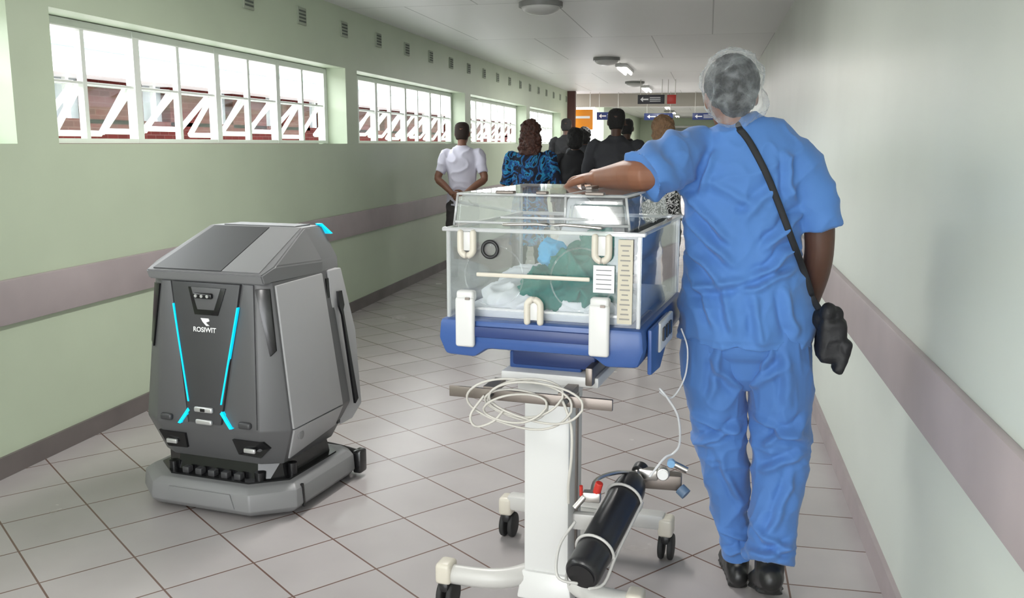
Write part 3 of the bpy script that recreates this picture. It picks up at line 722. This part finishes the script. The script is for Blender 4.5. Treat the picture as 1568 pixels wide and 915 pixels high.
FT = [((-.07, 1.28), (.07, 1.12), .012, .016), ((-.06, 1.20), (.08, 1.05), .012, .015), ((-.06, 1.10), (.06, 1.00), .011, .014), ((.27, 1.22), (.16, 1.10), .011, .014),
      ((.27, 1.12), (.14, 1.02), .012, .015), ((.26, 1.05), (.10, .98), .010, .013), ((-.04, 1.03), (.04, .88), .011, .012), ((.22, 1.0), (.26, .85), .012, .012),
      ((.05, 1.0), (.09, .86), .012, .010), ((.02, 1.38), (-.02, 1.25), .010, .012), ((.21, 1.38), (.24, 1.24), .010, .012), ((.14, .98), (.17, .83), .012, .010),
      ((.0, 1.30), (.14, 1.22), .014, .008), ((.20, 1.30), (.10, 1.18), .014, .008), ((-.05, .98), (.13, 1.02), .012, .012)]
def tdisp(p, n):
    q = V((p.x - .11, p.y, p.z))
    d = .008 * ridge(V((q.x + q.z * .35, q.y, q.z - q.x * .5)), 7, 4, 9, 1.3) * sm(.80, .92, p.z)
    d += .005 * ridge(q, 16, 10, 12, 5.)
    d += .006 * math.sin(q.x * 44 + 6 * noise.noise(q * 5)) * (1 - sm(.84, 1.0, p.z))
    if p.y < 2.80 and p.x > -.09:
        for a, b, w_, am in FT: d += 1.55 * fold(p, a, b, w_, am)
    if p.x < -.05: d += .007 * math.sin((p.x * 75 + p.z * 55)) * sm(-.05, -.09, p.x)
    if p.z < .838: d -= .003
    return n * (d - .005)
tun = solid('scrub_top', tor, .0055, scrub, NU, True, smooth=4, disp=tdisp)
def pel(bm):
    loft(bm, [((.125, 2.785, .93), .16, .12), ((.125, 2.785, .86), .185, .135), ((.125, 2.785, .80), .182, .135), ((.125, 2.785, .77), .155, .11)], k=3, n=32)
def legL(bm):
    loft(bm, [((.065, 2.785, .90), .09, .11), ((.048, 2.785, .84), .105, .130), ((.043, 2.787, .74), .104, .122), ((.050, 2.79, .63), .094, .107), ((.062, 2.795, .53), .086, .092), ((.082, 2.805, .42), .077, .082), ((.105, 2.83, .28), .065, .070), ((.130, 2.85, .16), .055, .064), ((.140, 2.86, .095), .053, .063)], k=5, n=32, cap='flat')
def legR(bm):
    loft(bm, [((.185, 2.785, .90), .09, .11), ((.208, 2.785, .84), .105, .130), ((.228, 2.785, .74), .104, .122), ((.240, 2.785, .63), .098, .107), ((.244, 2.78, .53), .092, .094), ((.242, 2.765, .42), .084, .088), ((.234, 2.735, .30), .076, .084), ((.229, 2.70, .21), .072, .08), ((.224, 2.685, .165), .073, .082)], k=5, n=32, cap='flat')
FL = [((-.03, .60), (.13, .545), .012, .016), ((.13, .57), (-.02, .50), .011, .014), ((.16, .60), (.32, .54), .012, .016), ((.32, .60), (.18, .52), .012, .015), ((.02, .78), (.12, .68), .012, .012),
      ((.24, .78), (.14, .68), .012, .012), ((.30, .50), (.18, .44), .012, .013), ((.06, .48), (.14, .30), .010, .010), ((.28, .45), (.21, .25), .012, .012), ((.16, .28), (.29, .22), .011, .014), ((.29, .24), (.16, .19), .011, .012),
      ((.07, .22), (.18, .17), .010, .013), ((.18, .16), (.09, .12), .009, .011), ((.05, .84), (.03, .64), .013, .010), ((.23, .82), (.26, .64), .013, .010), ((.20, .84), (.16, .70), .010, .012)]
def ldisp(p, n):
    d = .008 * ridge(V((p.x, p.y, p.z + abs(p.x - .14) * .6)), 8, 6, 7, 2.)
    d += .007 * ridge(V((p.x, p.y, p.z)), 7, 5, 20, 8.) * (math.exp(-((p.z - .50) / .10) ** 2) + .8 * math.exp(-((p.z - .18) / .09) ** 2))
    for a, b, w_, am in FL: d += 1.4 * fold(p, a, b, w_, am)
    d += .004 * ridge(p, 18, 14, 6, 5.)
    return n * (d - .008)
solid('scrub_trousers_seat', pel, .006, scrub2, NU, True, smooth=3)
solid('scrub_trousers_leg_left', legL, .0055, scrub2, NU, True, smooth=3, disp=ldisp)
solid('scrub_trousers_leg_right', legR, .0055, scrub2, NU, True, smooth=3, disp=ldisp)
def larm(bm):
    loft(bm, [((-.05, 2.76, 1.36), .05), ((-.11, 2.66, 1.335), .046), ((-.165, 2.575, 1.315), .045), ((-.205, 2.60, 1.314), .046), ((-.26, 2.665, 1.306), .038), ((-.315, 2.725, 1.30), .028, .024), ((-.33, 2.742, 1.30), .027, .021)], ref=(0, 0, 1), k=4, n=20)
    hand(bm, (-.33, 2.742, 1.298), (-.42, .86, -.03), (0, 0, -1), 1, curl=.18, sc=1.0)
solid('left_arm', larm, .0032, skA, NU, True, smooth=2)
def rarm(bm):
    loft(bm, [((.26, 2.78, 1.33), .05), ((.315, 2.785, 1.20), .046), ((.328, 2.795, 1.10), .042), ((.325, 2.825, 1.03), .042), ((.318, 2.86, .96), .036), ((.312, 2.895, .895), .027), ((.311, 2.90, .88), .027)], ref=(0, 1, 0), k=4, n=20)
    hand(bm, (.311, 2.90, .88), (-.1, .25, -.9), (-1, .2, 0), 1, curl=.5)
solid('right_arm', rarm, .0035, skD, NU, True, smooth=2)
shoeM = M('black_leather', (.012, .012, .012), .4)
def shoe(bm, heel, toe, up=(0, 0, 1), sc=1.):
    heel = V(heel); toe = V(toe); d = (toe - heel); L = d.length; d.normalize(); s = d.cross(V(up)).normalized(); u = s.cross(d); q = sc
    loft(bm, [(heel + u * .035 * q, .030 * q, .033 * q), (heel + d * L * .25 + u * .035 * q, .036 * q, .034 * q), (heel + d * L * .5 + u * .028 * q, .038 * q, .028 * q), (heel + d * L * .75 + u * .022 * q, .043 * q, .022 * q), (heel + d * L * .95 + u * .018 * q, .034 * q, .017 * q)], ref=s, k=4, n=20)
    loft(bm, [(heel + d * .03 + u * .05 * q, .034 * q, .038 * q), (heel + d * .035 + u * .09 * q, .034 * q, .036 * q)], ref=s, k=3, n=16)
    loft(bm, [(heel + u * .004, .03 * q, .008), (heel + d * L * .4 + u * .004, .034 * q, .008), (heel + d * L * .75 + u * .004, .045 * q, .008), (heel + d * L + u * .004, .028 * q, .008)], ref=s, k=3, n=16)
solid('left_shoe', lambda bm: shoe(bm, (.140, 2.82, .004), (.122, 3.05, .004), sc=1.1), .005, shoeM, NU, True)
solid('right_shoe', lambda bm: shoe(bm, (.224, 2.63, .085), (.222, 2.84, .006), sc=1.3), .005, shoeM, NU, True)
solid('ankles', lambda bm: (loft(bm, [((.140, 2.858, .06), .033), ((.14, 2.86, .16), .04)]), loft(bm, [((.224, 2.68, .13), .033), ((.228, 2.705, .22), .04)])), .006, blackP, NU, True)
HX = head(NU, (.058, 2.79, 1.536), .90, math.radians(12), math.radians(-4), math.radians(-4), skA, .005)
def hh(bm): ellip(bm, (0, -.022, .035), (.086, .10, .095)); ellip(bm, (0, -.07, -.015), (.06, .05, .06))
solid('hair', hh, .005, hairK, NU, True, xf=HX, disp=lambda p, n: n * .003 * ridge(p, 60, 60, 20))
def capmat():
    m = bpy.data.materials.new('bouffant_cap_mesh'); m.use_nodes = True; nt = m.node_tree; N = nt.nodes; L = nt.links; N.clear()
    out = N.new('ShaderNodeOutputMaterial'); tr = N.new('ShaderNodeBsdfTransparent'); df = N.new('ShaderNodeBsdfDiffuse'); df.inputs[0].default_value = (.70, .75, .78, 1)
    tc = N.new('ShaderNodeTexCoord'); n = N.new('ShaderNodeTexNoise'); n.inputs['Scale'].default_value = 36; n.inputs['Detail'].default_value = 3; n.inputs['Distortion'].default_value = .5
    L.new(tc.outputs['Object'], n.inputs['Vector'])
    r = N.new('ShaderNodeMapRange'); r.inputs[1].default_value = .44; r.inputs[2].default_value = .70; r.inputs[3].default_value = .07; r.inputs[4].default_value = .24
    L.new(n.outputs['Fac'], r.inputs[0])
    lw = N.new('ShaderNodeLayerWeight'); lw.inputs[0].default_value = .25
    a = N.new('ShaderNodeMath'); a.operation = 'MULTIPLY_ADD'; a.inputs[1].default_value = .45; L.new(lw.outputs['Facing'], a.inputs[0]); L.new(r.outputs[0], a.inputs[2])
    mx = N.new('ShaderNodeMixShader'); L.new(a.outputs[0], mx.inputs[0]); L.new(tr.outputs[0], mx.inputs[1]); L.new(df.outputs[0], mx.inputs[2]); L.new(mx.outputs[0], out.inputs[0])
    return m
capM = capmat()
def cp(bm): ellip(bm, (0, -.028, .042), (.100, .113, .104)); ellip(bm, (0, -.075, -.035), (.080, .062, .078)); ellip(bm, (.02, -.06, -.03), (.085, .07, .07)); ellip(bm, (0, -.03, -.0), (.093, .10, .085))
solid('bouffant_cap', cp, .005, capM, NU, True, xf=HX, disp=lambda p, n: n * (.009 * ridge(p, 22, 22, 12) + .002 * noise.noise(p * 90) - .003))
bvh = BVHTree.FromPolygons([v.co.copy() for v in tun.data.vertices], [tuple(p.vertices) for p in tun.data.polygons])
sp_ = []
ctrl = [(.078, 1.447), (.115, 1.40), (.172, 1.293), (.241, 1.13), (.283, 1.035), (.312, .955)]
for c in cat([(a, b, 0) for a, b in ctrl], 4):
    x, z = c[0], c[1]
    h = bvh.ray_cast(V((x, 1.8, z)), V((0, 1, 0)))
    y_ = h[0].y - .004 if h[0] else (sp_[-1].y + .008 if sp_ else 2.75)
    sp_.append(V((x, y_, z)))
for _ in range(6):
    sp_ = [sp_[0]] + [V((b.x, min(b.y, (a.y + b.y + c.y) / 3), b.z)) for a, b, c in zip(sp_, sp_[1:], sp_[2:])] + [sp_[-1]]
sp_ = [V((.07, 2.85, 1.445)), V((.07, 2.80, 1.472)), V((.072, 2.745, 1.468))] + sp_[1:] + [V((.335, 2.72, .92))]
bm = bmesh.new(); loft(bm, [(p, .0095, .0025) for p in sp_], ref=(.8, 0, .55), k=3, n=10)
strapM = M('strap_webbing', (.010, .011, .014), .7)
fin(bm, 'bag_strap', strapM, NU, True, True)
def bag(bm):
    bm_box(bm, (.365, 2.73, .845), (.075, .12, .13), None, .02, 3); bm_box(bm, (.395, 2.70, .80), (.03, .07, .10), Matrix.Rotation(.25, 4, 'Y'), .012, 2)
    ellip(bm, (.35, 2.70, .925), (.022, .03, .03)); ellip(bm, (.375, 2.71, .92), (.018, .025, .022)); ellip(bm, (.34, 2.73, .90), (.03, .04, .03))
solid('shoulder_bag', bag, .005, M('bag_nylon', (.008, .008, .010), .6, bump=.2, bscale=60), NU, True, disp=lambda p, n: n * (.003 * ridge(p, 25, 25, 18)))

# ---- background people -------------------------------------------
def walker(name, x, y, h, yaw, shirt, pants, skin, hair, hmat, wide=1., arms='down', sleeve=.62, skirt=False, stride=.12, hsc=1., headyaw=0.):
    k = h / 1.74; g = grp(name, (x, y, 0), yaw)
    P = lambda a, b, c: V((a * k, b * k, c * k))
    w = wide
    def A(s):
        sh = P(s * .185 * w, 0, 1.395)
        if arms == 'back': return sh, P(s * .255 * w, -.07, 1.13), P(s * .07, -.20, .98)
        if arms == 'fold': return sh, P(s * .24 * w, .04, 1.13), P(s * .08, .22, 1.12)
        return sh, P(s * .235 * w, -.01, 1.12), P(s * .24 * w, .06 * s, .88)
    def tb(bm):
        zb = .55 if skirt else .84
        L = [((0, 0, zb), .17 * w + (.03 if skirt else 0), .13)] + ([((0, 0, .75), .185 * w, .14)] if skirt else []) + [((0, 0, .92), .168 * w, .125), ((0, 0, 1.05), .155 * w, .115), ((0, .0, 1.2), .165 * w, .12), ((0, 0, 1.32), .182 * w, .12), ((0, -.005, 1.41), .155 * w, .095), ((0, -.005, 1.455), .10, .07), ((0, -.005, 1.49), .060, .06)]
        loft(bm, [(P(*p), a * k, b * k) for p, a, b in L], k=4, n=28, cap='flat')
        for s in (-1, 1):
            sh, el, wr = A(s)
            m = el if sleeve > .6 else sh.lerp(el, .75)
            L = [(sh + V((-s * .05 * k, 0, -.005)), .055 * k), (sh, .060 * k), (sh.lerp(m, .5), .057 * k), (m, .054 * k)]
            if sleeve > .9: L += [(el.lerp(wr, .5), .048 * k), (wr, .042 * k)]
            loft(bm, L, ref=(0, 1, 0), k=3, n=18, cap='flat')
    solid('top', tb, .009, shirt, g, smooth=3, disp=lambda p, n: n * (.012 * ridge(p, 8, 6, 8, x) - .004))
    def ab(bm):
        for s in (-1, 1):
            sh, el, wr = A(s)
            loft(bm, [(sh, .046 * k), (sh.lerp(el, .6), .043 * k), (el, .040 * k), (el.lerp(wr, .4), .038 * k), (wr, .026 * k)], ref=(0, 1, 0), k=3, n=16)
            if arms == 'down': hand(bm, wr, (0, .1, -1), (-s, 0, 0), 1 if s < 0 else -1, curl=.35, sc=k)
            elif arms == 'back': hand(bm, wr, (-s, -.15, -.35), (0, -1 if s > 0 else 1, 0), s, curl=.4, sc=k)
            else: hand(bm, wr, (-s, .1, 0), (0, -1, 0), s, curl=.4, sc=k)
    solid('arms', ab, .005, skin, g, smooth=1)
    def lb(bm):
        loft(bm, [(P(0, 0, .96), .14 * k * w, .11 * k), (P(0, 0, .86), .16 * k * w, .12 * k), (P(0, 0, .78), .13 * k * w, .10 * k)], k=3, n=24)
        for s in (-1, 1):
            st = stride * s
            loft(bm, [(P(s * .08, 0, .85), .095 * k), (P(s * .09, st * .3, .68), .085 * k), (P(s * .095, st * .5, .48), .068 * k), (P(s * .095, st * .9, .28), .062 * k), (P(s * .095, st, .07), .055 * k)], k=4, n=20, cap='flat')
    solid('trousers', lb, .010, pants, g, disp=lambda p, n: n * (.010 * ridge(p, 8, 8, 10, y)))
    solid('shoes', lambda bm: [shoe(bm, P(s * .095, stride * s - .04, 0) + V((0, 0, .003)), P(s * .10, stride * s + .22, 0) + V((0, 0, .003))) for s in (-1, 1)], .008, shoeM, g)
    head(g, P(0, .02, 1.615), k * hsc, headyaw, 0, 0, skin, .007, world=False, hair=hair, hmat=hmat)
    return g
def pattern(name, cols, scale, thr):
    m = M(name, cols[0], .8); nt = m.node_tree; N = nt.nodes; L = nt.links; b = N['Principled BSDF']
    tc = N.new('ShaderNodeTexCoord'); n = N.new('ShaderNodeTexNoise'); n.inputs['Scale'].default_value = scale; n.inputs['Detail'].default_value = 2; n.inputs['Distortion'].default_value = 2.
    r = N.new('ShaderNodeValToRGB'); r.color_ramp.interpolation = 'CONSTANT'
    els = r.color_ramp.elements; els[0].position = 0; els[0].color = (*cols[0], 1); els[1].position = thr[0]; els[1].color = (*cols[1], 1)
    for c, t_ in zip(cols[2:], thr[1:]): e = els.new(t_); e.color = (*c, 1)
    L.new(tc.outputs['Object'], n.inputs['Vector']); L.new(n.outputs['Fac'], r.inputs[0]); L.new(r.outputs[0], b.inputs['Base Color'])
    return m
whiteS = M('white_shirt', (.66, .64, .74), .8); greyS = M('charcoal_jacket', (.035, .036, .042), .8); blackS = M('black_cloth', (.010, .010, .012), .8)
navy = M('navy_trousers', (.02, .022, .035), .8); khaki = M('dark_trousers', (.05, .045, .045), .8)
dress = pattern('blue_print', [(.004, .007, .02), (.01, .08, .26), (.02, .26, .48), (.004, .008, .025)], 9, (.45, .54, .60))
bw = pattern('monochrome_print', [(.01, .01, .01), (.7, .7, .7), (.02, .02, .02)], 22, (.46, .56))
walker('man_in_white_shirt', -2.42, 9., 1.62, .05, whiteS, khaki, skM, 'short', hairC, wide=1.0, arms='back', sleeve=.5)
walker('woman_in_blue_dress', -1.53, 8., 1.60, 0, dress, blackS, skL, 'curly', hairBr, wide=1.05, arms='fold', sleeve=.7, skirt=True)
walker('woman_in_black', -1.36, 9.6, 1.56, 0, blackS, blackS, skD, 'bob', hairK, wide=1., sleeve=1.)
walker('man_in_charcoal_jacket', -.82, 8.4, 1.72, 0, greyS, navy, skD, 'short', hairK, wide=1.12, arms='fold', sleeve=1.)
walker('man_in_dark_jacket', -.95, 11., 1.70, 0, blackS, navy, skD, 'short', hairK, wide=1.05, sleeve=1.)
walker('woman_in_monochrome_blouse', -.36, 7.5, 1.62, 0, bw, blackS, skL, 'bob', hairBl, wide=1.08, arms='fold', sleeve=.7)
walker('man_by_wall', -2.2, 14.5, 1.80, 0, blackS, navy, skD, 'short', hairK, wide=1.05, sleeve=1.)
walker('woman_in_dark_coat', -1.65, 12.5, 1.62, 0, greyS, blackS, skD, 'bob', hairK, wide=1.05, sleeve=1.)

# ------------------------------------------------------------------ light / world / camera
w = bpy.data.worlds.new('world'); S.world = w; w.use_nodes = True
bg = w.node_tree.nodes['Background']; bg.inputs[0].default_value = (.94, .97, 1, 1); bg.inputs[1].default_value = 9.
def portal(loc, rot, sx, sy):
    l = bpy.data.lights.new('portal', 'AREA'); l.shape = 'RECTANGLE'; l.size = sx; l.size_y = sy; l.cycles.is_portal = True
    o = bpy.data.objects.new('daylight_portal', l); link(o); o.location = loc; o.rotation_euler = rot
for a, b in wins:
    portal((WX0 - TH - .22, (a + b) / 2, 1.80), (0, -math.pi / 2, 0), 1.1, b - a + .2)
portal(((WX0 + WX1) / 2, Y0, CZ / 2), (math.pi / 2, 0, 0), WX1 - WX0, CZ)

cam = bpy.data.cameras.new('camera'); co = bpy.data.objects.new('camera', cam); link(co)
co.location = (0, 0, 1.4); co.rotation_euler = (math.radians(90 - 9.63), 0, math.radians(11.97))
cam.lens = 1400 / 1568 * 36; cam.sensor_width = 36; cam.clip_start = .05
S.camera = co
S.view_settings.view_transform = 'Standard'
S.view_settings.exposure = 0.08
